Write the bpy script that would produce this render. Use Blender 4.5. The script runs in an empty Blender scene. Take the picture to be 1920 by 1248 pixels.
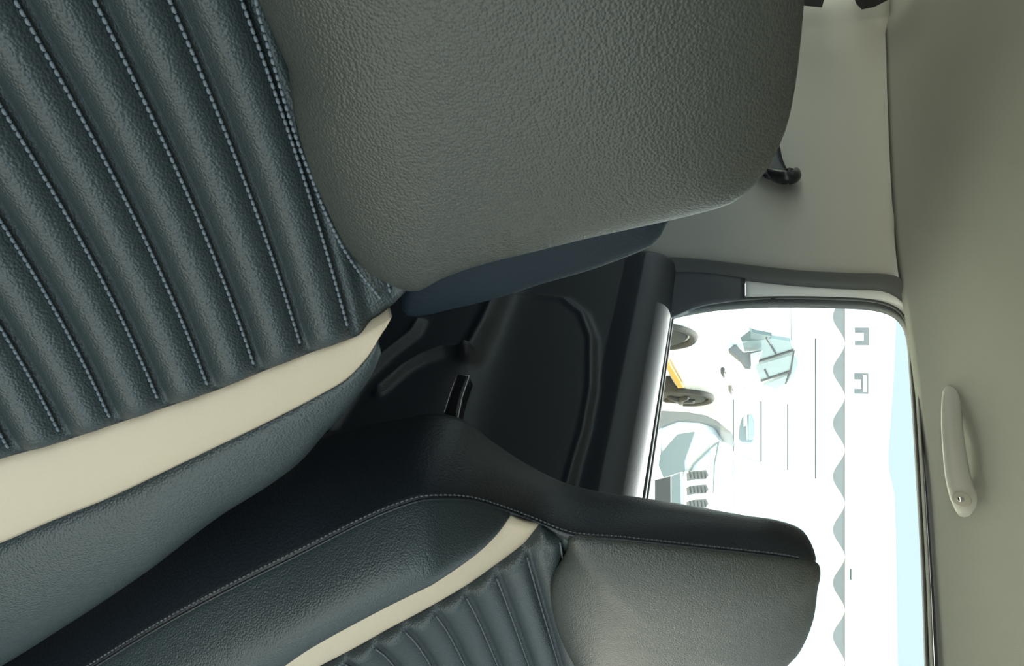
import bpy, bmesh, math, random
import numpy as np
from mathutils import Vector, Matrix
random.seed(4)
D2R = math.radians
sc = bpy.context.scene
COL = sc.collection

# ------------------------------------------------------------ camera, world, sun, exposure
# world axes: X = car forward, Y = across the car to the far side, Z = up, metres
FPX = 1443.0
PITCH = math.atan(473 / FPX)
CAM = np.array([0, 0, 1.2])
A_ = np.array([-.70711, .70711, 0]); R_ = np.array([.70711, .70711, 0]); Z_ = np.array([0, 0, 1.])
F_ = A_ * math.cos(PITCH) - Z_ * math.sin(PITCH)
U_ = A_ * math.sin(PITCH) + Z_ * math.cos(PITCH)
cd = bpy.data.cameras.new('camera'); cam = bpy.data.objects.new('camera', cd); COL.objects.link(cam)
m = Matrix.Identity(4)
for i in range(3):
    m[i][0] = U_[i]; m[i][1] = -R_[i]; m[i][2] = -F_[i]; m[i][3] = CAM[i]
cam.matrix_world = m
cd.sensor_width = 36; cd.lens = FPX / 1920 * 36; cd.clip_start = .01; cd.clip_end = 400
sc.camera = cam
sc.view_settings.view_transform = 'Standard'; sc.view_settings.look = 'None'
sc.view_settings.gamma = 1; sc.view_settings.exposure = 0.0

SUN_AZ = np.array([-.46, .89, 0])
SUN_AZ = SUN_AZ / np.linalg.norm(SUN_AZ); SUN_EL = D2R(52)
SUN_DIR = Vector(SUN_AZ * math.cos(SUN_EL) + Z_ * math.sin(SUN_EL))
w = bpy.data.worlds.new('sky'); sc.world = w; w.use_nodes = True
nt = w.node_tree; nt.nodes.clear()
def wn(t, **k):
    n = nt.nodes.new(t)
    for a, b in k.items(): setattr(n, a, b)
    return n
tc = wn('ShaderNodeTexCoord')
dt = wn('ShaderNodeVectorMath', operation='DOT_PRODUCT'); dt.inputs[1].default_value = (.93, -.28, .24)   # added sky glow ahead, apart from the sun, to light the seat fronts
nrm = wn('ShaderNodeVectorMath', operation='NORMALIZE')
nt.links.new(tc.outputs['Generated'], nrm.inputs[0]); nt.links.new(nrm.outputs[0], dt.inputs[0])
mr = wn('ShaderNodeMapRange'); mr.inputs[1].default_value = .1; mr.inputs[2].default_value = 1
nt.links.new(dt.outputs['Value'], mr.inputs[0])
pw = wn('ShaderNodeMath', operation='POWER'); pw.inputs[1].default_value = 2.0
nt.links.new(mr.outputs[0], pw.inputs[0])
mu = wn('ShaderNodeMath', operation='MULTIPLY_ADD'); mu.inputs[1].default_value = 4.5; mu.inputs[2].default_value = 1.18
nt.links.new(pw.outputs[0], mu.inputs[0])
bg = wn('ShaderNodeBackground'); bg.inputs[0].default_value = (.74, .91, .97, 1)
nt.links.new(mu.outputs[0], bg.inputs[1])
wo = wn('ShaderNodeOutputWorld'); nt.links.new(bg.outputs[0], wo.inputs[0])
sd = bpy.data.lights.new('sun', 'SUN'); sd.energy = 20; sd.angle = D2R(.6); sd.color = (1, .97, .9)
sun = bpy.data.objects.new('sun', sd); COL.objects.link(sun)
sun.rotation_euler = SUN_DIR.to_track_quat('Z', 'Y').to_euler(); sun.location = (3, 3, 8)

# ------------------------------------------------------------ materials
def mat(name, col, rough=.5, metal=0, spec=.5, bump=None, vary=0, vscale=6, coat=0):
    """bump = list of (kind, scale, distance)"""
    M = bpy.data.materials.new(name); M.use_nodes = True
    T = M.node_tree; b = T.nodes['Principled BSDF']
    b.inputs['Base Color'].default_value = (*col, 1); b.inputs['Roughness'].default_value = rough
    b.inputs['Metallic'].default_value = metal; b.inputs['Specular IOR Level'].default_value = spec
    b.inputs['Coat Weight'].default_value = coat
    c = T.nodes.new('ShaderNodeTexCoord')
    if vary:
        n = T.nodes.new('ShaderNodeTexNoise'); n.inputs['Scale'].default_value = vscale; n.inputs['Detail'].default_value = 4
        T.links.new(c.outputs['Object'], n.inputs['Vector'])
        h = T.nodes.new('ShaderNodeMix'); h.data_type = 'RGBA'
        h.inputs[6].default_value = (*[x * (1 - vary) for x in col], 1); h.inputs[7].default_value = (*[min(1, x * (1 + vary)) for x in col], 1)
        T.links.new(n.outputs['Fac'], h.inputs[0]); T.links.new(h.outputs[2], b.inputs['Base Color'])
    last = None
    for kind, s, d in (bump or []):
        if kind == 'V':
            n = T.nodes.new('ShaderNodeTexVoronoi'); n.feature = 'SMOOTH_F1'; n.inputs['Smoothness'].default_value = .35; o = 'Distance'
        else:
            n = T.nodes.new('ShaderNodeTexNoise'); n.inputs['Detail'].default_value = 3; o = 'Fac'
        n.inputs['Scale'].default_value = s
        T.links.new(c.outputs['Object'], n.inputs['Vector'])
        u = T.nodes.new('ShaderNodeBump'); u.inputs['Distance'].default_value = d; u.inputs['Strength'].default_value = 1
        if kind == 'V': u.invert = True
        T.links.new(n.outputs[o], u.inputs['Height'])
        if last: T.links.new(last.outputs[0], u.inputs['Normal'])
        last = u
    if last: T.links.new(last.outputs[0], b.inputs['Normal'])
    return M
LB = [('N', 45, .0006), ('V', 640, .00042)]
leather = mat('charcoal_leather', (.024, .032, .034), .40, spec=.3, bump=LB, vary=.06)
leather_head = mat('charcoal_leather_headrest', (.035, .039, .035), .42, spec=.35, bump=LB, vary=.06)
leather_side = mat('black_leather', (.009, .012, .016), .45, spec=.4, bump=[('V', 420, .0003)])
beige = mat('beige_leather', (.38, .315, .235), .6, spec=.3, bump=[('N', 900, .0002)], vary=.05)
thread = mat('grey_thread', (.10, .12, .14), .8)
thread_d = mat('dark_thread', (.07, .08, .09), .8)
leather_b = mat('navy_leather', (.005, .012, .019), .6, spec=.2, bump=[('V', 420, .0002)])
fabric = mat('headliner_fabric', (.25, .26, .24), .95, spec=.1, bump=[('N', 900, .0004)], vary=.05, vscale=3)
plas_b = mat('beige_plastic', (.385, .385, .345), .5, spec=.3, bump=[('N', 1200, .00012)])
plas_h = mat('grey_plastic', (.36, .37, .355), .45, spec=.5)
plas_d = mat('navy_plastic', (.017, .022, .029), .5, spec=.9, bump=[('V', 700, .00025)])
plas_k = mat('black_plastic', (.012, .013, .015), .35)
rubber = mat('grey_rubber', (.075, .08, .08), .75, bump=[('N', 700, .0003)])
rubber_k = mat('black_rubber', (.02, .024, .026), .5)
chrome = mat('chrome', (.7, .7, .7), .2, metal=1)
darkroom = mat('dark_carpet', (.01, .01, .011), .95, bump=[('N', 500, .001)])
paint_w = mat('white_car_paint', (.80, .82, .82), .25, coat=.5)
paint_s = mat('pearl_car_paint', (.72, .74, .74), .3, coat=.4)
glass_c = mat('tinted_car_glass', (.16, .20, .20), .08)
glass_s = mat('grey_blue_car_glass', (.27, .33, .34), .25)
glass_l = mat('pale_car_glass', (.55, .6, .62), .1)
lampm = mat('headlamp_lens', (.13, .17, .19), .15)
tyre = mat('tyre_rubber', (.05, .048, .042), .9, bump=[('N', 40, .004)])
grillem = mat('dark_grille', (.03, .035, .04), .4)
wallm = mat('white_wall_paint', (.86, .86, .84), .9, vary=.02, vscale=1)
plinth = mat('cream_plinth', (.75, .68, .50), .9, vary=.04, vscale=1)
linem = mat('dark_joint', (.10, .10, .10), .9)
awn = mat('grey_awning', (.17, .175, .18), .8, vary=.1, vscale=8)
groundm = mat('cream_paving', (.58, .54, .42), .9, vary=.06, vscale=2)
yellow = mat('plain_yellow', (.60, .33, .05), .8)
gm = bpy.data.materials.new('window_glass'); gm.use_nodes = True
T = gm.node_tree; T.nodes.clear()
g1 = T.nodes.new('ShaderNodeBsdfTransparent'); g1.inputs[0].default_value = (.95, .985, .98, 1)
g2 = T.nodes.new('ShaderNodeBsdfGlossy'); g2.inputs['Roughness'].default_value = .02
mx = T.nodes.new('ShaderNodeMixShader'); mx.inputs[0].default_value = .04
oo = T.nodes.new('ShaderNodeOutputMaterial')
T.links.new(g1.outputs[0], mx.inputs[1]); T.links.new(g2.outputs[0], mx.inputs[2]); T.links.new(mx.outputs[0], oo.inputs[0])

# ------------------------------------------------------------ helpers
def ray(x, y):
    return F_ + U_ * ((x - 960) / FPX) + R_ * ((y - 624) / FPX)
def hit(x, y, O, N):
    d = ray(x, y); return CAM + d * (np.dot(np.array(O) - CAM, N) / np.dot(d, N))
def hy(x, y, Y): return hit(x, y, (0, Y, 0), np.array([0, 1., 0]))
def crv(pts, n):
    """resample a polyline smoothly (centripetal-like Catmull-Rom by arc length) to n points"""
    P = np.array(pts, float); k = len(P)
    L = np.concatenate([[0], np.cumsum(np.linalg.norm(np.diff(P, axis=0), axis=1))]); L /= L[-1]
    m_ = np.zeros_like(P)
    for i in range(k):
        a, b = max(0, i - 1), min(k - 1, i + 1)
        m_[i] = (P[b] - P[a]) / (L[b] - L[a])
    out = []
    for u in np.linspace(0, 1, n):
        i = min(k - 2, max(0, int(np.searchsorted(L, u, 'right')) - 1)); h = L[i + 1] - L[i]; t = (u - L[i]) / h
        out.append((2*t**3-3*t*t+1)*P[i] + (t**3-2*t*t+t)*h*m_[i] + (-2*t**3+3*t*t)*P[i+1] + (t**3-t*t)*h*m_[i+1])
    return np.array(out)
def link(name, me, mt, parent=None, smooth=True):
    o = bpy.data.objects.new(name, me); COL.objects.link(o)
    me.materials.append(mt)
    if smooth:
        for p in me.polygons: p.use_smooth = True
    if parent: o.parent = parent
    return o
def mesh(name, verts, faces, mt, parent=None, smooth=True, recalc=True):
    me = bpy.data.meshes.new(name); me.from_pydata([tuple(map(float, v)) for v in verts], [], faces)
    if recalc:
        b = bmesh.new(); b.from_mesh(me); bmesh.ops.remove_doubles(b, verts=b.verts, dist=1e-5)
        bmesh.ops.recalc_face_normals(b, faces=b.faces); b.to_mesh(me); b.free()
    return link(name, me, mt, parent, smooth)
def gridfaces(a, b, cu=False, cv=False):
    f = []
    for i in range(a if cu else a - 1):
        for j in range(b if cv else b - 1):
            i2, j2 = (i + 1) % a, (j + 1) % b
            f.append((i*b+j, i2*b+j, i2*b+j2, i*b+j2))
    return f
def sheet(name, G, mt, parent=None, thick=0, away=None, smooth=True):
    """G: a x b x 3 grid -> mesh; with thick>0 a closed slab grown along 'away'"""
    a, b = G.shape[:2]; V = list(G.reshape(-1, 3)); Fc = gridfaces(a, b)
    if thick:
        n0 = len(V); V += [v + np.array(away) * thick for v in V]
        Fc += [tuple(n0 + i for i in reversed(q)) for q in gridfaces(a, b)]
        edge = [i*b for i in range(a)] + [(a-1)*b + j for j in range(1, b)] + [i*b + b-1 for i in range(a-2, -1, -1)] + [j for j in range(b-2, 0, -1)]
        for k in range(len(edge)):
            p, q = edge[k], edge[(k+1) % len(edge)]; Fc.append((p, q, n0 + q, n0 + p))
    return mesh(name, V, Fc, mt, parent, smooth)
def between(G0, G1, n, bulge=0, bdir=None, pw=.6, scale_w=True, skew=1.0):
    """grid between two guide curves with a rounded bulge along bdir"""
    G0, G1 = np.array(G0), np.array(G1); rows = []
    wd = np.linalg.norm(G1 - G0, axis=1); wm = wd.max()
    for v in np.linspace(0, 1, n):
        r = G0 * (1 - v) + G1 * v
        if bulge:
            k = np.minimum(1, wd / (wm * .5)) if scale_w else np.ones(len(wd))
            r = r + np.array(bdir) * (bulge * math.sin(math.pi * v ** skew) ** pw * k)[:, None]
        rows.append(r)
    return np.array(rows)
def tube(name, pts, rad, mt, parent=None, n=10, flat=1.0, side=None, caps=True):
    P = np.array(pts, float); k = len(P); V = []; Fc = []
    rad = [rad] * k if np.isscalar(rad) else rad
    for i in range(k):
        t = P[min(k-1, i+1)] - P[max(0, i-1)]; t /= np.linalg.norm(t)
        s = np.array(side if side is not None else (0, 0, 1.)); s = s - t * np.dot(s, t)
        if np.linalg.norm(s) < 1e-4: s = np.array([1., 0, 0]) - t * t[0]
        s /= np.linalg.norm(s); q = np.cross(t, s)
        for j in range(n):
            a = 2 * math.pi * j / n; V.append(P[i] + rad[i] * (math.cos(a) * s + flat * math.sin(a) * q))
    Fc = gridfaces(k, n, cv=True)
    if caps:
        Fc.append(tuple(range(n))); Fc.append(tuple((k-1)*n + j for j in reversed(range(n))))
    return (V, Fc) if name is None else mesh(name, V, Fc, mt, parent)
def merge(name, parts, mt, parent=None, smooth=True):
    V = []; Fc = []
    for v, f in parts:
        n0 = len(V); V += list(v); Fc += [tuple(n0 + i for i in q) for q in f]
    return mesh(name, V, Fc, mt, parent, smooth, recalc=True)
def boxvf(lo, hi, M=None):
    c = [(x, y, z) for x in (lo[0], hi[0]) for y in (lo[1], hi[1]) for z in (lo[2], hi[2])]
    if M is not None: c = [M(p) for p in c]
    return c, [(0,1,3,2), (4,6,7,5), (0,4,5,1), (2,3,7,6), (0,2,6,4), (1,5,7,3)]
def bevel(o, wd, seg=2):
    b = o.modifiers.new('bevel', 'BEVEL'); b.width = wd; b.segments = seg; b.limit_method = 'ANGLE'
def empty(name, loc, label, cat, group=None):
    o = bpy.data.objects.new(name, None); COL.objects.link(o); o.location = loc
    o['label'] = label; o['category'] = cat; o.empty_display_size = .05
    if group: o['group'] = group
    return o
def adopt(root, obs):
    for o in obs:
        o.parent = root; o.matrix_parent_inverse = Matrix.Translation(root.location).inverted()
def struct(o, label):
    o['kind'] = 'structure'; o['label'] = label; return o

# ------------------------------------------------------------ cabin shell
YW = 1.25
def smi(X, a, b, wd=.12): return float(np.mean([np.interp(X + d, a, b) for d in np.linspace(-wd, wd, 9)]))
def zroof(X):   # height of the headliner edge over the far door
    return smi(X, [-3.2, -2.3, -1.9, -1.48, -1.25, -.88, -.55, 0, .6], [1.575, 1.535, 1.508, 1.482, 1.478, 1.468, 1.442, 1.39, 1.27], .06)
def yside(X):   # plan curve of the side wall, drawing in towards the tail
    return smi(X, [-3.2, -2.7, -2.2, -1.75, -1.5, 9], [.88, 1.08, 1.19, 1.235, 1.24, 1.24], .1)
xs = np.linspace(-2.95, .62, 74)
prof = [(0, 0), (.012, .010), (.03, .030), (.07, .058), (.14, .088), (.26, .118), (.42, .140), (.62, .152), (.85, .155)]
rows = []
for X in xs:
    y0 = yside(X) - .004; z0 = zroof(X); r = []
    for dy, dz in prof: r.append((X, y0 - dy, z0 + dz))
    for dy, dz in reversed(prof[:-1]): r.append((X, .38 - (y0 - dy - .38), z0 + dz))
    rows.append(r)
ceil = sheet('ceiling', np.array(rows), fabric, thick=.03, away=(0, 0, 1))
struct(ceil, 'beige grey fabric headliner of the car')

# floor and the walls the frame does not show (they shade the cabin)
struct(mesh('floor', *boxvf((-2.95, -.50, .22), (1.0, 1.30, .30)), darkroom, smooth=False), 'dark carpeted car floor')
V, Fc = [], []
nearw = [boxvf((-2.95, -.50, .30), (.9, -.45, 1.0)), boxvf((-1.75, -.50, 1.0), (-1.5, -.45, 1.50)), boxvf((-2.95, -.50, 1.0), (-2.75, -.45, 1.50)), boxvf((-.75, -.50, 1.0), (-.62, -.45, 1.47))]
struct(merge('wall_near', nearw, plas_d, smooth=False), 'door side trim of the car on the near side')
# upper beige trim of the rear pillar, far side
SEAL_OUT = [(1213, 480), (1300, 486), (1400, 497), (1500, 508), (1600, 513), (1665, 515), (1692, 524), (1708, 545), (1715, 590), (1721, 700), (1733, 900), (1744, 1080), (1752, 1248), (1764, 1500)]
SEAL_IN = [(1213, 517), (1300, 512), (1400, 524), (1500, 534), (1600, 540), (1655, 543), (1684, 556), (1700, 575), (1707, 610), (1714, 700), (1727, 900), (1737, 1080), (1744, 1248), (1756, 1500)]
so = crv([hy(x, y, 1.242) for x, y in SEAL_OUT], 90)
top_i = int(np.argmax(so[:, 2] > 1.465)) or 60
front = [p for p in so if p[0] < -1.30 and p[2] < 1.49]
zz = np.linspace(.905, 1.50, 26); fx = [float(np.interp(z, [p[2] for p in front], [p[0] for p in front])) for z in zz]
rows = []
for z, x0 in zip(zz, fx):
    r = []
    for u in np.linspace(0, 1, 50):
        X = x0 + (-2.75 - x0) * u; zt = zroof(X) + .012
        zc = .905 + (zt - .905) * (z - .905) / .595
        y = yside(X) - .006 * math.exp(-((X + 1.62) / .08) ** 2)
        y -= .055 * math.exp(-((X + 2.52) / .09) ** 2) * (z - .9)            # flare of the tail pillar
        if u == 0: y += .012
        r.append((X, y, zc))
    rows.append(r)
t1 = sheet('trim_1', np.array(rows), plas_b, thick=.012, away=(0, 1, 0))
struct(t1, 'smooth beige plastic trim of the rear pillar')
rows = []
for z in np.linspace(.30, .906, 12):
    rows.append([(X, yside(X) - .012 - .03 * max(0, .75 - z) + (.012 if u == 0 else 0), z) for u, X in enumerate(np.linspace(-1.47, -2.75, 30))])
t2 = sheet('trim_2', np.array(rows), plas_d, thick=.012, away=(0, 1, 0))
struct(t2, 'dark lower side trim behind the rear door')
# tail of the cabin with the dark tail window
def hx(x, y, X): return hit(x, y, (X, 0, 0), np.array([1., 0, 0]))
struct(merge('wall_rear', [boxvf((-2.99, -.50, .3), (-2.93, 1.15, 1.02)), boxvf((-2.99, -.50, 1.02), (-2.93, -.1, 1.5))], plas_b, smooth=False), 'tailgate trim of the car')
struct(mesh('window_2', *boxvf((-2.97, -.1, 1.02), (-2.965, 1.12, 1.46)), gm, smooth=False), 'tail window of the car')

for i, q in enumerate(([(1480, -70), (1546, -70), (1545, 0), (1541, 14), (1480, 8)], [(1590, -70), (1690, -70), (1665, 0), (1640, 13), (1616, 18), (1606, 8), (1598, -12)])):
    P4 = [hx(x, y, -2.44) for x, y in q]; n = len(P4)
    struct(mesh('window_%d' % (3 + i), P4 + [p - np.array([.02, 0, 0]) for p in P4], [tuple(range(n)), tuple(range(2*n-1, n-1, -1))] + [(j, (j+1) % n, n + (j+1) % n, n + j) for j in range(n)], plas_k, smooth=False), 'dark tail glass of the car seen past the big headrest')
# ------------------------------------------------------------ rear door with its window
door = bpy.data.objects.new('door_1', None); COL.objects.link(door); struct(door, 'rear passenger door in dark plastic'); door.location = (-1, 1.25, .3)
def segdist(P, poly):
    best = np.full(P.shape[0], 9.); side = np.zeros(P.shape[0])
    for a, b in zip(poly[:-1], poly[1:]):
        ab = b - a; t = np.clip(((P - a) @ ab) / (ab @ ab), 0, 1); q = P - (a + t[:, None] * ab)
        d = np.linalg.norm(q, axis=1); mk = d < best; best[mk] = d[mk]
        side[mk] = np.sign(ab[0] * q[mk, 1] - ab[1] * q[mk, 0])
    return best, side
def xz(pts, Y=1.21): return np.array([hy(x, y, Y)[[0, 2]] for x, y in pts])
sillp = [hy(x, y, 1.25) for x, y in [(1268, 520), (1258, 590), (1205, 930), (1150, 1300)]]
def zsill(X): return float(np.interp(X, [p[0] for p in sillp], [p[2] for p in sillp]))
nx, nz = 260, 220
gx = np.linspace(-1.505, -.35, nx); gz = 1 - np.linspace(1, 0, nz) ** 1.7
recess = xz([(945, 572), (1010, 566), (1060, 572), (1095, 600), (1112, 645), (1112, 740), (1098, 820), (1080, 880), (1060, 960)])
ridge = xz([(952, 545), (945, 580), (920, 640), (893, 697)])
shelf = xz([(893, 697), (850, 690), (810, 705), (775, 725), (730, 765)])
pocket = xz([(560, 880), (640, 830), (690, 750), (740, 700), (790, 660), (800, 640)])
pocket2 = xz([(600, 650), (680, 600), (760, 580), (830, 575)])
XZ = np.array([(x, .33 + (zsill(x) - .33) * v) for v in gz for x in gx])
H = np.zeros(len(XZ))
d, s = segdist(XZ, recess); H += .010 * np.exp(-(d / .010) ** 2) ; H += -.014 / (1 + np.exp(-np.clip(s * d / .006, -30, 30)))
d, s = segdist(XZ, ridge); H += .030 * np.exp(-(d / .020) ** 2)
d, s = segdist(XZ, shelf); H += .022 * np.exp(-(d / .012) ** 2)
d, s = segdist(XZ, pocket); H += .020 * np.exp(-(d / .014) ** 2)
d, s = segdist(XZ, pocket2); H += .012 * np.exp(-(d / .016) ** 2)
H += .035 / (1 + np.exp((XZ[:, 1] - .60) / .02))                    # armrest level and below stand proud
zs = np.array([zsill(x) for x in gx]); zs = np.tile(zs, nz); dz = zs - XZ[:, 1]
uu = np.clip(1 - dz / .085, 0, 1); base = 1.186 + .066 * (1 - np.sqrt(1 - np.minimum(uu, .999) ** 2))   # rounded shoulder below the glass
YY = base - H * np.clip((dz - .07) / .05, 0, 1)
YY = YY + .05 * np.clip(1 - (XZ[:, 0] + 1.505) / .05, 0, 1) ** 2.5
Gd = np.stack([XZ[:, 0], YY, XZ[:, 1]], 1).reshape(nz, nx, 3)
adopt(door, [sheet('door_panel', Gd, plas_d, thick=.03, away=(0, 1, 0))])

GL_IN = [(1150, 1300), (1204, 930), (1254, 602), (1262, 592), (1330, 579), (1395, 573), (1450, 571), (1560, 572), (1640, 577), (1677, 590), (1697, 618), (1706, 700), (1719, 900), (1729, 1080), (1735, 1248), (1747, 1500)]
RUN_OUT = [(1250, 585), (1258, 581), (1325, 567), (1390, 558), (1450, 554), (1560, 556), (1640, 562), (1683, 577), (1703, 606), (1711, 700), (1724, 900), (1734, 1080), (1740, 1248), (1752, 1500)]
RUN_IN = [(1252, 599)] + GL_IN[3:]
a_ = crv([hy(x, y, 1.256) for x, y in RUN_OUT], 100); b_ = crv([hy(x, y, 1.262) for x, y in RUN_IN], 100)
adopt(door, [sheet('glass_run', between(a_, b_, 8, .006, (0, -1, 0), .5, False), rubber_k, thick=.01, away=(0, 1, 0))])
mid = a_ * .45 + b_ * .55 + np.array([0, -.007, 0])
o_ = tube('glass_run_lip', mid, .0022, rubber, n=6); adopt(door, [o_])
# cream painted frame strip and its dark foot
CO = [(1398, 518), (1500, 528), (1600, 534), (1655, 538), (1690, 552), (1706, 575), (1712, 640), (1716, 720)]
CI = [(1398, 560), (1500, 558), (1600, 560), (1650, 565), (1685, 580), (1702, 606), (1708, 660), (1712, 720)]
adopt(door, [sheet('window_frame', between(crv([hy(x, y, 1.250) for x, y in CO], 50), crv([hy(x, y, 1.254) for x, y in CI], 50), 8, .003, (0, -1, 0), .6, False), paint_s, thick=.01, away=(0, 1, 0))])
DO = [(1150, 500), (1213, 506), (1300, 502), (1397, 514)]; DI = [(1150, 620), (1250, 596), (1310, 573), (1397, 560)]
adopt(door, [sheet('frame_corner', between(crv([hy(x, y, 1.243) for x, y in DO], 20), crv([hy(x, y, 1.250) for x, y in DI], 20), 10, .004, (0, -1, 0), .6, False), plas_d, thick=.012, away=(0, 1, 0))])
sw = [hy(x, y, 1.255) for x, y in [(1256, 590), (1206, 930), (1150, 1300)]]
adopt(door, [tube('sill_strip', crv(sw, 20), .006, rubber_k, n=8)])
sw = [hy(x, y, 1.262) for x, y in [(1262, 592), (1214, 930), (1158, 1300)]]
adopt(door, [tube('glass_wiper', crv(sw, 20), .003, rubber, n=8)])
# silver lined pull pocket
pl = [hy(x, y, 1.13) for x, y in [(833, 772), (845, 735), (857, 702)]]; pr = [hy(x, y, 1.13) for x, y in [(858, 785), (866, 745), (880, 704)]]
adopt(door, [sheet('switch_plate', between(crv(pl, 8), crv(pr, 8), 4), plas_k, thick=.03, away=(0, 1, 0))])
adopt(door, [merge('switch_trim', [tube(None, pl + [pr[2]], .0009, chrome, n=6), tube(None, pr, .0013, chrome, n=6)], paint_s)])
# weather seal of the door opening
si = crv([hy(x, y, 1.244) for x, y in SEAL_IN], 90)
seal = sheet('trim_3', between(so, si, 10, .012, (0, -1, 0), .5, False), rubber, thick=.012, away=(0, 1, 0))
struct(seal, 'grey rubber weather seal around the rear door opening')
ra_ = crv([hy(x, y, 1.263) for x, y in RUN_OUT[3:]], 80); rb2 = ra_ + np.array([0, .02, .05]); rb2[:, 0] -= .06 * np.clip((1.46 - ra_[:, 2]) / .1, 0, 1) * (ra_[:, 0] < -1.2)
struct(sheet('trim_4', np.array([ra_, rb2]), rubber_k, thick=.02, away=(0, 1, 0)), 'dark roof rail behind the rear door frame')
# glass
gp = crv([hy(x, y, 1.268) for x, y in GL_IN], 80); gc = gp.mean(0)
me_v = [tuple(p) for p in gp] + [tuple(p + np.array([0, .004, 0])) for p in gp]; k = len(gp)
gl = mesh('window_1', me_v, [tuple(range(k)), tuple(range(2*k-1, k-1, -1))] + [(i, (i+1) % k, k + (i+1) % k, k + i) for i in range(k)], gm, smooth=False)
struct(gl, 'clear side glass of the rear door')
# outer skin of the car body: lower side, pillar between the doors, roof rail (outside the picture)
struct(merge('wall_far', [boxvf((-2.9, 1.29, .25), (1., 1.33, .93)), boxvf((-2.9, 1.275, .93), (-1.6, 1.30, 1.49)), boxvf((-.35, 1.2, .3), (1., 1.26, .93)), boxvf((-.42, 1.22, .93), (-.34, 1.27, 1.42))], paint_w, smooth=False), 'outer side of the car body')

# ------------------------------------------------------------ seats
class Seat:
    def __init__(s, O, r_body, r_head, tk):
        s.O = np.array(O, float); s.tk = tk
        s.N = np.array([math.cos(r_body), 0, math.sin(r_body)]); s.T = np.array([-math.sin(r_body), 0, math.cos(r_body)])
        s.N2 = np.array([math.cos(r_head), 0, math.sin(r_head)]); s.T2 = np.array([-math.sin(r_head), 0, math.cos(r_head)])
        s.K = s.O + s.T * tk
    def body(s, x, y, h=0): return hit(x, y, s.O + s.N * h, s.N)
    def head(s, x, y, h=0): return hit(x, y, s.K + s.N2 * h, s.N2)
    def b(s, q, t, h=0): return s.O + np.array([0, q, 0]) + s.T * t + s.N * h
    def h(s, q, t, h=0): return s.K + np.array([0, q, 0]) + s.T2 * t + s.N2 * h
    def hst(s, P): v = P - s.K; return v[1], float(v @ s.T2)
    def bst(s, P): v = P - s.O; return v[1], float(v @ s.T)
def mirror(G, c): G = np.array(G).copy(); G[..., 1] = 2 * c - G[..., 1]; return G

def pillow(name, loop, fr, H, depth, mt, parent, back_in=.06, pw=3.0, slant=None):
    """loop: closed outline [(q,t)], fr(q,t,h)->world. A padded cushion: domed front, rolled edge, flat back."""
    L = np.array(loop); n = len(L); c = L.mean(0); V = []; rings = []
    hs = [(q, H * (1 - q ** pw) ** .5) for q in (1, .995, .985, .965, .935, .90, .86, .81, .75, .67, .58, .48, .37, .25, .12, .03)]
    back = [(1.0, -.25), (.995, -.55), (.98, -.8), (.95, -1), (.5, -1.02)]
    seq = [(q, depth * h) for q, h in reversed(back)] + hs
    for q, h in seq:
        for p in L:
            z = c + (p - c) * q; V.append(fr(z[0], z[1], h))
    Fc = gridfaces(len(seq), n, cv=True)
    V.append(fr(c[0], c[1], hs[-1][1])); V.append(fr(c[0], c[1], -depth * 1.02)); m0 = (len(seq)-1) * n
    for j in range(n):
        Fc.append((m0 + j, m0 + (j+1) % n, len(V)-2)); Fc.append(((j+1) % n, j, len(V)-1))
    return mesh(name, V, Fc, mt, parent)

def stitches(path, nrm, step, ln, rad):
    """short thread dashes along a world path"""
    P = np.array(path); L = np.concatenate([[0], np.cumsum(np.linalg.norm(np.diff(P, axis=0), axis=1))]); out = []
    for s0 in np.arange(0, L[-1] - ln, step):
        a = np.array([np.interp(s0, L, P[:, i]) for i in range(3)]); b = np.array([np.interp(s0 + ln, L, P[:, i]) for i in range(3)])
        mm = (a + b) / 2 + nrm * rad * .8
        out.append(tube(None, [a - nrm * rad * .5, a * .75 + b * .25 + nrm * rad * .6, mm, a * .25 + b * .75 + nrm * rad * .6, b - nrm * rad * .5], [rad * .5, rad * .95, rad, rad * .95, rad * .5], None, n=5))
    return out

def pleats(seat, edge, c, tau0, tau1, spacing, phase, tline, amp, parent, mt, thr, flip, st_step, topcut=9):
    """horizontal padded flutes between the edge curve [(q,t)] and its mirror image; grooves every 'spacing'"""
    E = np.array(edge)            # q as a function of t, sorted by t
    E = E[np.argsort(E[:, 1])]
    def q_edge(tau):
        q = np.interp(tau, E[:, 1], E[:, 0])
        for _ in range(12): q = .5 * q + .5 * np.interp(tau + tline(q), E[:, 1], E[:, 0])
        return q
    sub = 12; rows = []; taus = np.arange(tau0, tau1 + 1e-6, spacing / sub); nq = 90
    for tau in taus:
        qe = q_edge(tau); qa, qb = (2 * c - qe, qe) if not flip else (qe, 2 * c - qe)
        ph = ((tau - phase) / spacing) % 1.0
        bump = amp * (1 - abs(2 * ph - 1) ** 2.2) ** .85
        if tau > topcut: bump *= .35
        drop = min(.009, 1.1 * max(0, tau - topcut - .004))
        r = []
        for u in np.linspace(0, 1, nq):
            q = qa + (qb - qa) * u; e = min(u, 1 - u)
            k = min(1, (e / .035)) ** .5
            cc = .022 * (abs(2 * u - 1) ** 2.5)                  # the panel dishes between the bolsters
            r.append(seat.b(q, tau + tline(q), bump * k + cc - .010 - drop))
        rows.append(r)
    G = np.array(rows)
    o = sheet('pleated_panel', G, mt, parent, thick=.035, away=-seat.N)
    th = []
    g = math.ceil((tau0 - phase) / spacing)
    while phase + g * spacing < tau1 - .004:
        i = int(round((phase + g * spacing - .0042 - tau0) / (spacing / sub)))
        if 0 < i < len(G): th += stitches(G[i][2:-2] + seat.N * .0006, seat.N, st_step, st_step * .90, .0011)
        g += 1
    so_ = merge('pleat_stitching', th, thr, o)
    return o

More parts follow.
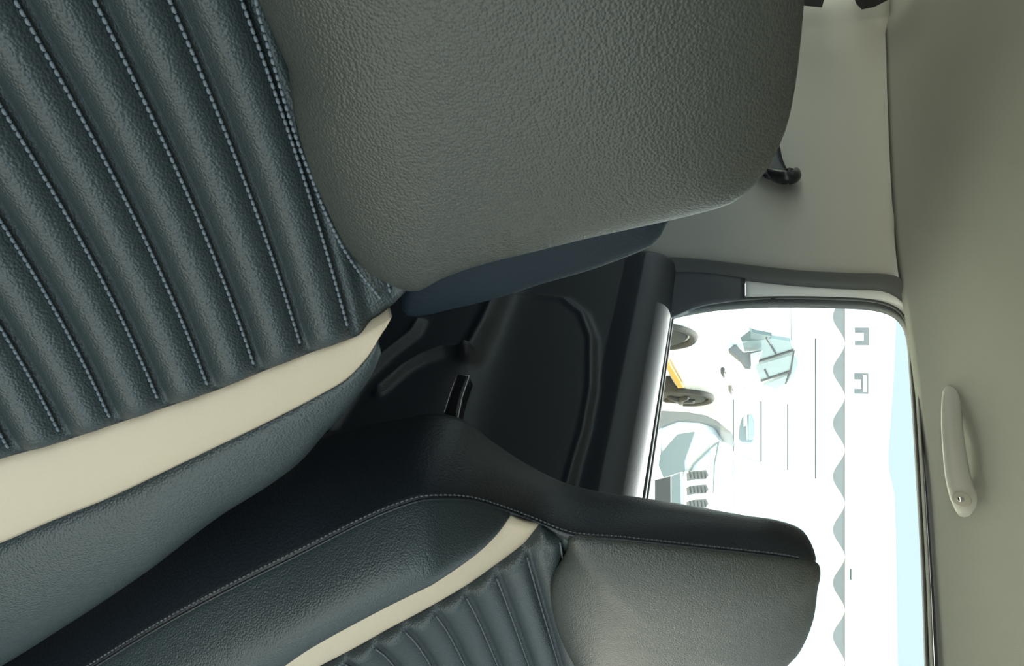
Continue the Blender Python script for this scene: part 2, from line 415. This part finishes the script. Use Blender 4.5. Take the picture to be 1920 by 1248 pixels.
# ---- near seat
S1 = Seat((-.42, 0, 1.1), D2R(29), D2R(10), -.15)
c1 = .125
near = empty('car_seat', (-.6, c1, .32), 'large charcoal leather seat close up, its broad beige stripe running below the big smooth headrest', 'car seat', 'front seats')
px_h = [(530, -60), (528, 0), (535, 60), (543, 120), (552, 200), (566, 270), (590, 340), (622, 410), (655, 465), (690, 500), (730, 525), (778, 540)]
px_r = [(830, 515), (900, 490), (1000, 465), (1100, 440), (1200, 418), (1300, 395), (1378, 371), (1420, 335), (1450, 290), (1475, 230), (1490, 160), (1500, 80), (1507, 0)]
lp = [S1.hst(S1.head(x, y)) for x, y in px_h + px_r]
lp = [p for p in lp if p[0] > c1 + .01]
right = crv(lp, 60)
loop = list(map(tuple, right)) + [(2 * c1 - q, t) for q, t in reversed(right)]
hd = pillow('headrest', loop, S1.h, .034, .045, leather_head, None, pw=3)
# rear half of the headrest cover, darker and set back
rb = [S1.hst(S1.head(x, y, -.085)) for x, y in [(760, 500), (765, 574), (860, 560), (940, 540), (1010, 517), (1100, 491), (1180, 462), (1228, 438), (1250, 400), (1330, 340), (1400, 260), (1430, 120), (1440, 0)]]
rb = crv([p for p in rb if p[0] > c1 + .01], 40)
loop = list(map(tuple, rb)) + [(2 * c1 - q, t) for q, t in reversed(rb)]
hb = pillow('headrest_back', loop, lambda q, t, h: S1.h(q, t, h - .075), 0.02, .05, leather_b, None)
b1 = [(735, 592), (712, 608), (665, 632), (580, 662), (490, 697), (410, 730), (315, 762), (215, 795), (115, 828), (0, 860), (-200, 915), (-450, 975)]
b2 = [(708, 634), (690, 668), (650, 710), (600, 740), (500, 792), (400, 840), (300, 888), (200, 935), (100, 975), (0, 1018), (-200, 1095), (-450, 1180)]
b3 = [(707, 640), (690, 680), (650, 740), (600, 800), (560, 850), (500, 895), (400, 955), (300, 1030), (200, 1105), (100, 1175), (0, 1240), (-200, 1350), (-450, 1470)]
g1 = crv([S1.body(x, y, .012) for x, y in b1], 90); g2 = crv([S1.body(x, y, .016) for x, y in b2], 90); g3 = crv([S1.body(x, y, -.03) for x, y in b3], 90)
NN = S1.N
stripe = sheet('beige_stripe', between(g1, g2, 14, .006, NN, .6), beige, None, thick=.03, away=-NN)
bol = sheet('side_bolster', between(g2, g3, 26, .030, NN + np.array([0, .25, 0]), .75), leather, None, thick=.03, away=-NN)
g4 = g3 - NN * .09 + np.array([0, -.01, 0])
side = sheet('side_panel', between(g3, g4, 8, .008, (0, 1, 0)), leather_side, None, thick=.01, away=(0, -1, 0))
edge = [S1.bst(S1.body(x, y, .012)) for x, y in [(782, 544), (742, 584)] + b1[1:]]
def tl1(q): return -.065 * (q - .08) - .2 * max(0, q - .08) ** 2
pan = pleats(S1, edge, c1, -.86, -.10, 0.0323, -.1922, tl1, .0125, None, leather, thread, False, .0042, -.1922 + .0323)
x5 = crv([S1.body(x, y, .006) for x, y in [(478, -20), (483, 17), (517, 133), (553, 250), (585, 335), (618, 415), (660, 490), (715, 560)]], 60)
st5 = merge('seam_stitching', stitches(x5, S1.N, .0042, .0034, .0011), thread); st5.parent = pan
# gathered top corner of the panel beside the headrest
parts1 = [hd, hb, stripe, bol, side, pan]
for src, nm in ((stripe, 'beige_stripe'), (bol, 'side_bolster'), (side, 'side_panel')):
    me = src.data.copy()
    for v in me.vertices: v.co.y = 2 * c1 - v.co.y
    me.flip_normals(); parts1.append(link(nm, me, src.data.materials[0])); me.materials.pop(index=1)
back = sheet('back_shell', between(g4, mirror(g4, c1), 12, .02, -NN, .5, False), leather_side, None, thick=.01, away=NN); parts1.append(back)
adopt(near, parts1)

# ---- far seat
S2 = Seat((-.42, 0, 1.1), D2R(29), D2R(10), -.15)
c2 = .83
far = empty('car_seat', (-.6, c2, .32), 'smaller charcoal leather seat with black side panel standing before the bright window', 'car seat', 'front seats')
f0 = [(1530, 1046), (1523, 1022), (1500, 990), (1450, 973), (1400, 966), (1300, 948), (1200, 932), (1130, 922), (1060, 905), (980, 865), (920, 825), (870, 787), (820, 775), (750, 785), (660, 800), (600, 815), (540, 846), (400, 915), (200, 1045), (0, 1175), (-250, 1335)]
f1 = [(1522, 1056), (1500, 1049), (1440, 1040), (1300, 1025), (1160, 1010), (1070, 1002), (1000, 975), (930, 950), (880, 937), (820, 935), (780, 940), (700, 970), (560, 1040), (420, 1110), (300, 1175), (180, 1248), (50, 1330), (-100, 1420), (-350, 1570)]
def sp(P, x, y, h):   # body below the kink, headrest plane above it
    return S2.head(x, y, h) if x > 1060 else S2.body(x, y, h)
def bl(x, y, h, lo=840, hi=1140):
    k = min(1, max(0, (x - lo) / (hi - lo))); k = k * k * (3 - 2 * k)
    return S2.body(x, y, h) * (1 - k) + S2.head(x, y, h) * k
def c2h(z): return c2 - .055 * min(1, max(0, (z - 1.0) / .2))
F0 = crv([bl(x, y, -.10 - .03 * min(1, max(0, (1000 - x) / 300)) + .055 * min(1, max(0, (x - 1050) / 400)) + .03 * max(0, (x - 1495) / 30), 780, 1140) for x, y in f0], 140)
F1 = crv([bl(x, y, .0, 960, 1080) for x, y in f1], 140)
sd_ = between(F0, F1, 16, .012, (0, -1, .2), .8, True)
sidep = sheet('side_panel', sd_, leather_side, None, thick=.012, away=(0, 1, 0))
# front bolster from the seam to the stripe
i0 = int(np.argmin([np.linalg.norm(p - bl(950, 958, 0, 960, 1080)) for p in F1]))
k2 = [(956, 966), (932, 995), (892, 1028), (808, 1079), (699, 1137), (589, 1199), (524, 1246), (380, 1335), (200, 1450), (0, 1575), (-250, 1730)]
k3 = [(1012, 982), (983, 1020), (932, 1057), (881, 1093), (826, 1126), (779, 1152), (724, 1181), (673, 1210), (600, 1248), (450, 1330), (270, 1440), (80, 1560), (-170, 1720)]
K2 = crv([bl(x, y, .012 * min(1, i / 3), 960, 1080) for i, (x, y) in enumerate(k2)], 90); K3 = crv([bl(x, y, .006 * min(1, i / 3), 960, 1080) for i, (x, y) in enumerate(k3)], 90)
F1b = crv(F1[i0:], 90)
bol2 = sheet('side_bolster', between(F1b, K2, 30, .044, S2.N + np.array([0, -.35, 0]), .85, True, 1.12), leather, None, thick=.006, away=-S2.N)
str2 = sheet('beige_stripe', between(K2, K3, 12, .004, S2.N, .6), beige, None, thick=.005, away=-S2.N)
edge = [S2.bst(S2.body(x, y, .006)) for x, y in [(1085, 1004), (1045, 994)] + k3]
def tl2(q): return -.053 * (q - .65)
pan2 = pleats(S2, edge, c2, -.86, -.085, .0335, -.134, tl2, .0110, None, leather, thread_d, True, .0048)
px = [(1530, 1052), (1500, 1048), (1440, 1040), (1300, 1025), (1160, 1010), (1090, 1003), (1069, 1004), (1062, 1035), (1040, 1075), (1032, 1108), (1038, 1152), (1052, 1195), (1078, 1246)]
left = [S2.hst(S2.head(x, y, 0)) for x, y in px]
topr = [S2.hst(S2.head(x, y, 0)) for x, y in [(1470, 1248), (1500, 1215), (1524, 1160), (1533, 1100), (1536, 1060)]]
left = [topr[0]] + topr[1:] + left[1:]
right = [(2 * (c2 - .045 * min(1, max(0, t / .2))) - q, t) for q, t in left if t < .20 and q < c2 - .02]      # hidden half, from the bottom up
right = [p for p in right if p[0] > left[-1][0] + .015]
lp = left + right[::-1]
loop = [tuple(p) for p in crv(lp + [lp[0]], 150)[:-1]]
hd2 = pillow('headrest', loop, S2.h, .024, .005, leather_head, None, pw=3.5)
# seams
def seam(name, path, nrm, parent, mt=thread_d): return merge(name, stitches(path, nrm, .0042, .0032, .0008), mt, parent)
ns = np.array([.3, -.8, .3]); ns /= np.linalg.norm(ns)
seam1 = seam('seam_stitching', F1[2:i0 + 72] * .98 + F0[2:i0 + 72] * .02 + np.array([0, -.0035, 0]), ns, None, thread_d)
welt = tube('seam_welt', F1[2:], .0012, leather_side, n=6)
parts2 = [sidep, bol2, str2, pan2, hd2, seam1, welt]
for src, nm in ((sidep, 'side_panel'), (bol2, 'side_bolster'), (str2, 'beige_stripe')):
    me = src.data.copy()
    for v in me.vertices: v.co.y = 2 * c2h(v.co.z) - v.co.y; v.co.z -= .05 * min(1, max(0, (v.co.z - 1.10) / .12))
    me.flip_normals(); parts2.append(link(nm, me, src.data.materials[0])); me.materials.pop(index=1)
Fi = np.array([p + np.array([0, .012, -.035 * min(1, max(0, (p[2] - 1.05) / .12))]) for p in F0]); Fm = np.array([(p[0], 2 * c2h(p[2]) - p[1], p[2]) for p in Fi])
parts2.append(sheet('back_shell', between(Fi, Fm, 14, .006, -S2.N, .5, False), leather_side, None, thick=.006, away=S2.N))
adopt(far, parts2)

# ------------------------------------------------------------ grab handle on the headliner
gh = empty('grab_handle', tuple(hy(1790, 850, 1.22)), 'curved pale grey plastic grab handle on the headliner above the window', 'grab handle')
cl = [(1803, 722, 1.205), (1790, 727, 1.19), (1785, 745, 1.175), (1785, 800, 1.165), (1790, 850, 1.163), (1797, 895, 1.165), (1808, 930, 1.17), (1818, 955, 1.178), (1823, 968, 1.19)]
P = crv([hy(x, y, Y) for x, y, Y in cl], 40)
rr = np.interp(np.linspace(0, 1, 40), [0, .06, .15, .5, .75, .9, .97, 1], [.006, .012, .0155, .0165, .0185, .0215, .019, .008])
bar = tube('handle_bar', P, list(rr), plas_h, n=16, flat=.5, side=(0, 0, 1))
def blob(name, ctr, r3, mt, n=14):
    V = []; 
    for i in range(n + 1):
        a = math.pi * i / n
        for j in range(2 * n):
            b = math.pi * j / n; V.append((ctr[0] + r3[0] * math.sin(a) * math.cos(b), ctr[1] + r3[1] * math.sin(a) * math.sin(b), ctr[2] + r3[2] * math.cos(a)))
    return mesh(name, V, gridfaces(n + 1, 2 * n, cv=True), mt)
m1 = blob('mount', hy(1812, 742, 1.20), (.028, .03, .018), plas_h); m2 = blob('mount', hy(1815, 950, 1.20), (.022, .03, .016), plas_h)
cp = hy(1803, 936, 1.157)
rec = blob('screw_recess', cp, (.014, .003, .014), plas_b); scr = blob('screw', cp + np.array([.002, -.003, -.002]), (.005, .003, .005), chrome)
adopt(gh, [bar, m1, m2, rec, scr])

# ------------------------------------------------------------ seat belt guide on the pillar
bg_ = empty('seat_belt_guide', tuple(hy(1465, 320, 1.235)), 'black plastic seat belt guide with strap on the beige pillar', 'seat belt guide')
q1 = [hy(x, y, 1.19) for x, y in [(1462, 272), (1468, 300), (1478, 322)]]; q2 = [hy(x, y, 1.19) for x, y in [(1400, 300), (1420, 322), (1440, 334)]]
strap = sheet('strap', between(crv(q2, 10), crv(q1, 10), 6, .003, (0, -1, 0)), leather_side, thick=.004, away=(0, 1, 0))
loopb = tube('guide_loop', crv([hy(x, y, Y) for x, y, Y in [(1440, 322, 1.20), (1458, 330, 1.19), (1475, 333, 1.185), (1488, 331, 1.19), (1492, 322, 1.205)]], 20), [.012 + .006 * math.sin(math.pi * i / 19) for i in range(20)], plas_k, n=12)
pin = tube('anchor_pin', [hy(1480, 326, 1.19), hy(1480, 326, 1.235)], .016, plas_k, n=12)
adopt(bg_, [strap, loopb, pin])

# ------------------------------------------------------------ outside
def hd_(x, y, D): return hit(x, y, A_ * D, A_)
def wp(r, d, z): return R_ * r + A_ * d + Z_ * z
g0 = mesh('ground', [wp(-30, 2.2, 0), wp(40, 2.2, 0), wp(40, 60, 0), wp(-30, 60, 0), wp(-30, -20, 0), wp(40, -20, 0)], [(0, 1, 2, 3), (4, 5, 1, 0)], groundm, smooth=False, recalc=False)
struct(g0, 'cream paved yard outside the car')
DW = 14.
bld = empty('building', tuple(wp(2.5, DW, 0)), 'blown-out white building wall across the yard with a scalloped grey awning', 'building')
def zat(v, u=800, D=DW): return float(hd_(v, u, D)[2])
rl, rh = -6., 14.
def wm(p): return tuple(wp(*p))
top = [(600, 1680), (700, 1676), (800, 1669), (855, 1665), (885, 1667), (925, 1677), (990, 1679), (1248, 1683)]
tp = [hd_(v, u, DW) for u, v in top]; tp = [(float(p @ R_), float(p[2])) for p in tp]
tp = [(rl, tp[0][1])] + tp + [(rh, tp[-1][1])]
V = []; n = len(tp)
for dd in (DW, DW + .4):
    V += [wp(r, dd, z) for r, z in tp] + [wp(r, dd, 0) for r, z in tp]
Fc = []
for i in range(n - 1):
    Fc += [(i, i+1, n+i+1, n+i), (2*n+i, 3*n+i, 3*n+i+1, 2*n+i+1), (i, 2*n+i, 2*n+i+1, i+1)]
bp = [mesh('wall', V, Fc, wallm, smooth=False)]
for v, ua, ub in [(1323, 745, 1300), (1375, 750, 1300), (1427, 752, 1300), (1477, 756, 1300), (1529, 634, 1300)]:
    z = zat(v); ra = (ua - 624) / 1519 * DW; rb_ = (ub - 624) / 1519 * DW
    bp.append(mesh('wall_joint', *boxvf((ra, DW - .012, z - .011), (rb_, DW + .01, z + .011), wm), linem, smooth=False))
bp.append(mesh('plinth', *boxvf((rl, DW - .05, 0), (rh, DW, zat(1343)), wm), plinth, smooth=False))
# awning: straight rail with grey scalloped cloth between white pinches
zt = zat(1581); zb = zat(1559)
pitch_ = 95 / 1519 * DW; r0 = (690 - 624) / 1519 * DW
rowsT = []; rowsB = []
for i in range(0, 301):
    r = -1.2 + i * .04; k = .5 + .5 * math.cos(2 * math.pi * (r - r0) / pitch_)
    rowsT.append(wp(r, DW - .30, zt)); rowsB.append(wp(r, DW - .30 - .03 * k, zt - .004 - (zt - zb) * k ** 1.0))
aw = sheet('awning', np.array([rowsT, rowsB]), awn, thick=.01, away=A_, smooth=False); bp.append(aw)
bp.append(mesh('awning_rail', *boxvf((-1.2, DW - .32, zt), (10.8, DW - .0, zt + .05), wm), wallm, smooth=False))
for k_, (va, vb, ua, ub) in enumerate([(1603, 1629, 614, 647), (1602, 1628, 699, 738)]):
    A0 = hd_(va, ua, DW); B0 = hd_(vb, ub, DW); ra, rb_, za, zb_ = float(A0 @ R_), float(B0 @ R_), float(A0[2]), float(B0[2])
    fr = mesh('window', *boxvf((ra, DW - .03, za), (rb_, DW + .01, zb_), wm), awn, smooth=False)
    pn = mesh('window_panel', *boxvf((ra + (rb_-ra)*.3, DW - .05, za - .01), (ra + (rb_-ra)*.75, DW - .02, za + (zb_-za)*(.6 if k_ == 0 else .45)), wm), wallm, smooth=False)
    pn.parent = fr; bp.append(fr)
    if k_:
        p2 = mesh('window_panel', *boxvf((ra + (rb_-ra)*.1, DW - .05, za + (zb_-za)*.60), (ra + (rb_-ra)*.9, DW - .02, za + (zb_-za)*.86), wm), wallm, smooth=False); p2.parent = fr
A0 = hd_(1595, 1076, DW); bp.append(mesh('wall_slot', *boxvf((float(A0 @ R_) - .09, DW - .015, float(A0[2]) - .012), (float(A0 @ R_) + .09, DW + .01, float(A0[2]) + .012), wm), linem, smooth=False))
adopt(bld, bp)
# cars: local frame l = backwards along the car, o = outwards to the visible side, z up
BK = np.array([.295, .955]); OT = np.array([.955, -.295])
def carframe(r0, d0):
    def f(l, o, z):
        q = np.array([r0, d0]) + BK * l + OT * o; return wp(q[0], q[1], z)
    return f
def loftbody(name, f, st, mt):
    """st: (l, o_left, o_right, z0, z1, round) stations -> one closed rounded body"""
    V = []; n = 24
    for l, oa, ob, z0, z1, rd in st:
        w_, h_ = (ob - oa) / 2, (z1 - z0) / 2; cx, cz = (oa + ob) / 2, (z0 + z1) / 2
        for j in range(n):
            a = 2 * math.pi * (j + .5) / n; e = rd
            ca, sa_ = math.cos(a), math.sin(a)
            V.append(f(l, cx + w_ * math.copysign(abs(ca) ** e, ca), cz + h_ * math.copysign(abs(sa_) ** e, sa_)))
    k = len(st); Fc = gridfaces(k, n, cv=True) + [tuple(range(n)), tuple((k-1)*n + j for j in reversed(range(n)))]
    return mesh(name, V, Fc, mt)
def wheel(f, l, o, rad, wdt=.2):
    V = []; n = 32; seq = [(0, rad*.55), (0, rad*.93), (.02, rad), (wdt-.02, rad), (wdt, rad*.93), (wdt, rad*.55)]
    for dx, r in seq:
        for j in range(n):
            a = 2*math.pi*j/n; V.append(f(l + r*math.cos(a), o - dx, rad + r*math.sin(a)))
    t = mesh('wheel', V, gridfaces(6, n, cv=True) + [tuple(range(n)), tuple(5*n + j for j in reversed(range(n)))], tyre)
    pts = []
    for s_ in range(5):
        a = 2*math.pi*s_/5; ca, sa_ = math.cos(a), math.sin(a)
        pts.append(tube(None, [f(l + r*ca, o + .012, rad + r*sa_) for r in (0, rad*.3, rad*.56)], [.05, .035, .03], None, n=6))
    h = merge('hub', pts, tyre, t); return t
def quad(name, f, pts, mt, th=.02, par=None):
    a = [f(*p) for p in pts]; b = [f(p[0], p[1] - th, p[2]) for p in pts]; n = len(pts)
    return mesh(name, a + b, [tuple(range(n)), tuple(range(2*n-1, n-1, -1))] + [(i, (i+1) % n, n + (i+1) % n, n + i) for i in range(n)], mt, par, smooth=False)

# small hatchback
f = carframe(.02, 6.5)
hc = empty('car', tuple(f(1.1, -.8, 0)), 'small white hatchback with grey windows parked near the left edge of the window', 'car', 'parked cars')
cp_ = []
cp_.append(loftbody('body', f, [(-.78, -1.35, -.25, .30, .62, .5), (-.70, -1.55, -.05, .24, .72, .4), (-.35, -1.6, 0, .22, .84, .35), (.3, -1.6, 0, .22, .94, .3), (.55, -1.6, 0, .22, 1.0, .3), (1.6, -1.6, 0, .22, 1.03, .3), (2.5, -1.58, -.02, .24, 1.05, .3), (2.85, -1.5, -.1, .32, 1.0, .4), (2.92, -1.4, -.2, .4, .9, .5)], paint_w))
cp_.append(loftbody('roof', f, [(1.05, -1.42, -.16, 1.44, 1.475, .4), (1.4, -1.42, -.14, 1.45, 1.51, .4), (2.1, -1.42, -.15, 1.44, 1.50, .4), (2.55, -1.4, -.2, 1.38, 1.43, .5)], paint_w))
zb_ = 1.0
cab = [(.42, -.06, .92), (1.08, -.18, 1.44), (2.45, -.18, 1.42), (2.72, -.08, 1.03)]
V = [f(*p) for p in cab] + [f(p[0], -1.6 - p[1], p[2]) for p in cab]
cp_.append(mesh('cabin', V, [(0,1,2,3), (7,6,5,4), (0,4,5,1), (1,5,6,2), (2,6,7,3), (3,7,4,0)], paint_w, smooth=False))
otv = R_ * OT[0] + A_ * OT[1]
def onside(name, pxs, mt, th=.03, o=-.05):
    O = f(0, o, 0); a = [hit(x, y, O, otv) for x, y in pxs]; b = [p - otv * th for p in a]; n = len(a)
    return mesh(name, a + b, [tuple(range(n)), tuple(range(2*n-1, n-1, -1))] + [(i, (i+1) % n, n + (i+1) % n, n + i) for i in range(n)], mt, smooth=False)
cp_.append(onside('yellow_mark', [(1246, 682), (1253, 679), (1282, 727), (1271, 727)], yellow, .02, .03))  # slanted yellow strip set against the hatchback's lower side
cp_.append(onside('windscreen', [(1388, 633), (1405, 620), (1415, 624), (1447, 630), (1440, 635), (1391, 640)], glass_c))
cp_.append(onside('side_window', [(1392, 643), (1445, 634), (1482, 640), (1488, 656), (1455, 668), (1422, 677), (1428, 657), (1396, 659)], glass_s))
cp_.append(onside('side_window', [(1417, 688), (1424, 683), (1486, 665), (1483, 694), (1426, 713)], glass_s))
cp_.append(onside('rear_window', [(1432, 722), (1476, 704), (1472, 720), (1455, 729)], glass_s))
cp_.append(onside('spoiler', [(1488, 665), (1494, 670), (1497, 682), (1490, 700), (1476, 720), (1484, 698)], glass_s))
for q in ([(1422, 677), (1488, 656), (1489, 658), (1423, 679)], [(1426, 714), (1483, 695), (1484, 698), (1427, 716)], [(1436, 635), (1438, 634), (1456, 664), (1454, 665)], [(1433, 694), (1435, 693), (1442, 708), (1440, 709)], [(1487, 660), (1490, 660), (1483, 698), (1474, 721), (1472, 720), (1481, 697)]):
    cp_.append(onside('window_line', q, linem, .02, -.04))
for l in (0, 2.35): cp_.append(wheel(f, l, .02, .30)); 
for l in (0, 2.35): cp_.append(wheel(f, l, -1.42, .30))
for l in (0, 2.35):
    arch = [f(l + .34 * math.cos(a), .004, .31 + .34 * math.sin(a)) for a in np.linspace(0, math.pi, 16)]
    cp_.append(tube('wheel_arch', arch, .035, tyre, n=6))
for l, z in ((1.02, .83), (1.72, .87)): cp_.append(tube('door_handle', [f(l, .01, z), f(l + .03, .05, z), f(l + .15, .05, z + .01), f(l + .18, .01, z + .01)], .02, linem, n=6))
bkv = R_ * BK[0] + A_ * BK[1]
def cross(name, pxs, mt, l, th, ff=None):
    O = (ff or f)(l, 0, 0); a = [hit(x, y, O, bkv) for x, y in pxs]; b = [p + bkv * th for p in a]; n = len(a)
    o = mesh(name, a + b, [tuple(range(n)), tuple(range(2*n-1, n-1, -1))] + [(i, (i+1) % n, n + (i+1) % n, n + i) for i in range(n)], mt, smooth=False)
    bevel(o, .008); return o
mi = cross('mirror', [(1363, 653), (1370, 648), (1380, 646), (1394, 660), (1428, 656), (1408, 686), (1396, 685), (1388, 673)], awn, .5, .12); cp_.append(mi)
mc = cross('mirror_cap', [(1407, 662), (1430, 656), (1421, 678), (1413, 690), (1408, 686)], glass_l, .47, .03); mc.parent = mi
adopt(hc, cp_)

# large off-road car facing the camera
f = carframe(.40, 4.75)
W = 1.78
sv = empty('car', tuple(f(1.8, .9, 0)), 'large white off-road car with slotted grille facing us beside the far seat', 'car', 'parked cars')
cp_ = []
cp_.append(loftbody('body', f, [(0, .12, W-.12, .42, .90, .35), (.06, .03, W-.03, .36, .93, .3), (.5, 0, W, .34, .96, .25), (1.3, 0, W, .34, .98, .22), (3.6, 0, W, .34, 1.12, .22), (4.2, .05, W-.05, .4, 1.1, .25)], paint_s))
cp_.append(loftbody('cabin', f, [(1.33, .10, W-.10, .80, 1.02, .35), (1.9, .17, W-.17, .8, 1.68, .3), (3.9, .17, W-.17, .8, 1.70, .3), (4.15, .2, W-.2, .8, 1.5, .35)], paint_s))
cp_.append(mesh('windscreen', [f(1.36, .2, .98), f(1.36, W-.2, .98), f(1.86, W-.28, 1.62), f(1.86, .28, 1.62), f(1.32, .2, .98), f(1.32, W-.2, .98), f(1.81, W-.28, 1.62), f(1.81, .28, 1.62)], [(0,1,2,3), (7,6,5,4), (0,4,5,1), (1,5,6,2), (2,6,7,3), (3,7,4,0)], glass_l, smooth=False))  # pale base colour stands in for the sky reflected in the glass
def fq(name, lo, hi, mt, par=None): 
    o = mesh(name, *boxvf(lo, hi, lambda p: f(*p)), mt, par, smooth=False); return o
def onface(x, y, l=-.02):     # pixel -> local (o, z) on the car's front plane
    bw = R_ * BK[0] + A_ * BK[1]; O = f(l, 0, 0); p = hit(x, y, O, bw); q = p - f(0, 0, 0)
    return float(q @ (R_ * OT[0] + A_ * OT[1])), float(p[2])
def face(name, pxs, mt, l=-.02, th=.05):
    pts = [onface(x, y, l) for x, y in pxs]; n = len(pts)
    a = [f(l, o, z) for o, z in pts]; b = [f(l + th, o, z) for o, z in pts]
    return mesh(name, a + b, [tuple(range(n)), tuple(range(2*n-1, n-1, -1))] + [(i, (i+1) % n, n + (i+1) % n, n + i) for i in range(n)], mt, smooth=False)
cp_.append(face('headlamp', [(1238, 852), (1254, 832), (1270, 814), (1302, 809), (1295, 829), (1283, 863), (1283, 882), (1244, 895), (1235, 872)], lampm, -.03, .1))
gr = face('grille', [(1283, 884), (1330, 876), (1334, 1130), (1280, 1130)], paint_s, -.02, .06); cp_.append(gr)
for y0 in (882, 909, 936, 963, 990, 1017, 1044):
    o = face('grille_slot', [(1287, y0 + 5), (1300, y0 + 1), (1324, y0 - 1), (1328, y0 + 8), (1322, y0 + 15), (1302, y0 + 16), (1288, y0 + 19)], awn, -.035, .03); o.parent = gr
    for k_ in range(5):
        x0 = 1292 + k_ * 7; o2 = face('grille_bar', [(x0, y0 + 3), (x0 + 2, y0 + 2), (x0 + 4, y0 + 14), (x0 + 2, y0 + 15)], grillem, -.042, .02); o2.parent = o
cp_.append(face('lower_grille', [(1228, 900), (1257, 893), (1258, 1100), (1228, 1100)], grillem, -.03, .06))
cp_.append(face('bumper_band', [(1259, 893), (1275, 886), (1277, 1100), (1259, 1100)], lampm, -.03, .06))
cp_.append(face('bumper', [(1228, 780), (1240, 790), (1238, 880), (1281, 884), (1276, 900), (1262, 890), (1258, 1100), (1268, 1100), (1268, 1120), (1218, 1120), (1218, 780)], paint_s, -.025, .06))
cp_.append(cross('shaded_side_band', [(1225, 770), (1240, 769), (1290, 772), (1324, 778), (1345, 788), (1360, 801), (1374, 812), (1360, 808), (1340, 797), (1310, 790), (1270, 788), (1240, 800), (1225, 812)], awn, -.04, .5))  # grey band, its colour stands for the car's left side in shade
cp_.append(face('hood_edge', [(1290, 884), (1300, 868), (1340, 830), (1349, 826), (1349, 829), (1341, 868), (1338, 925), (1336, 925), (1338, 868), (1345, 831), (1302, 870), (1292, 885)], lampm, -.03, .03))
for l in (.6, 3.3):
    for o in (.2, W - .0): cp_.append(wheel(f, l, o, .36, .22))
mv = cross('mirror', [(1385, 822), (1386, 800), (1390, 785), (1395, 777), (1410, 776), (1415, 790), (1415, 818), (1411, 827), (1390, 828)], lampm, 1.3, .10); cp_.append(mv)
mc = cross('mirror_cap', [(1403, 776), (1410, 776), (1415, 790), (1415, 818), (1410, 824), (1402, 824)], glass_s, 1.28, .03); mc.parent = mv
mc = cross('mirror_trim', [(1394, 780), (1401, 776), (1402, 824), (1400, 824), (1399, 797), (1394, 799)], paint_s, 1.275, .03); mc.parent = mv
adopt(sv, cp_)
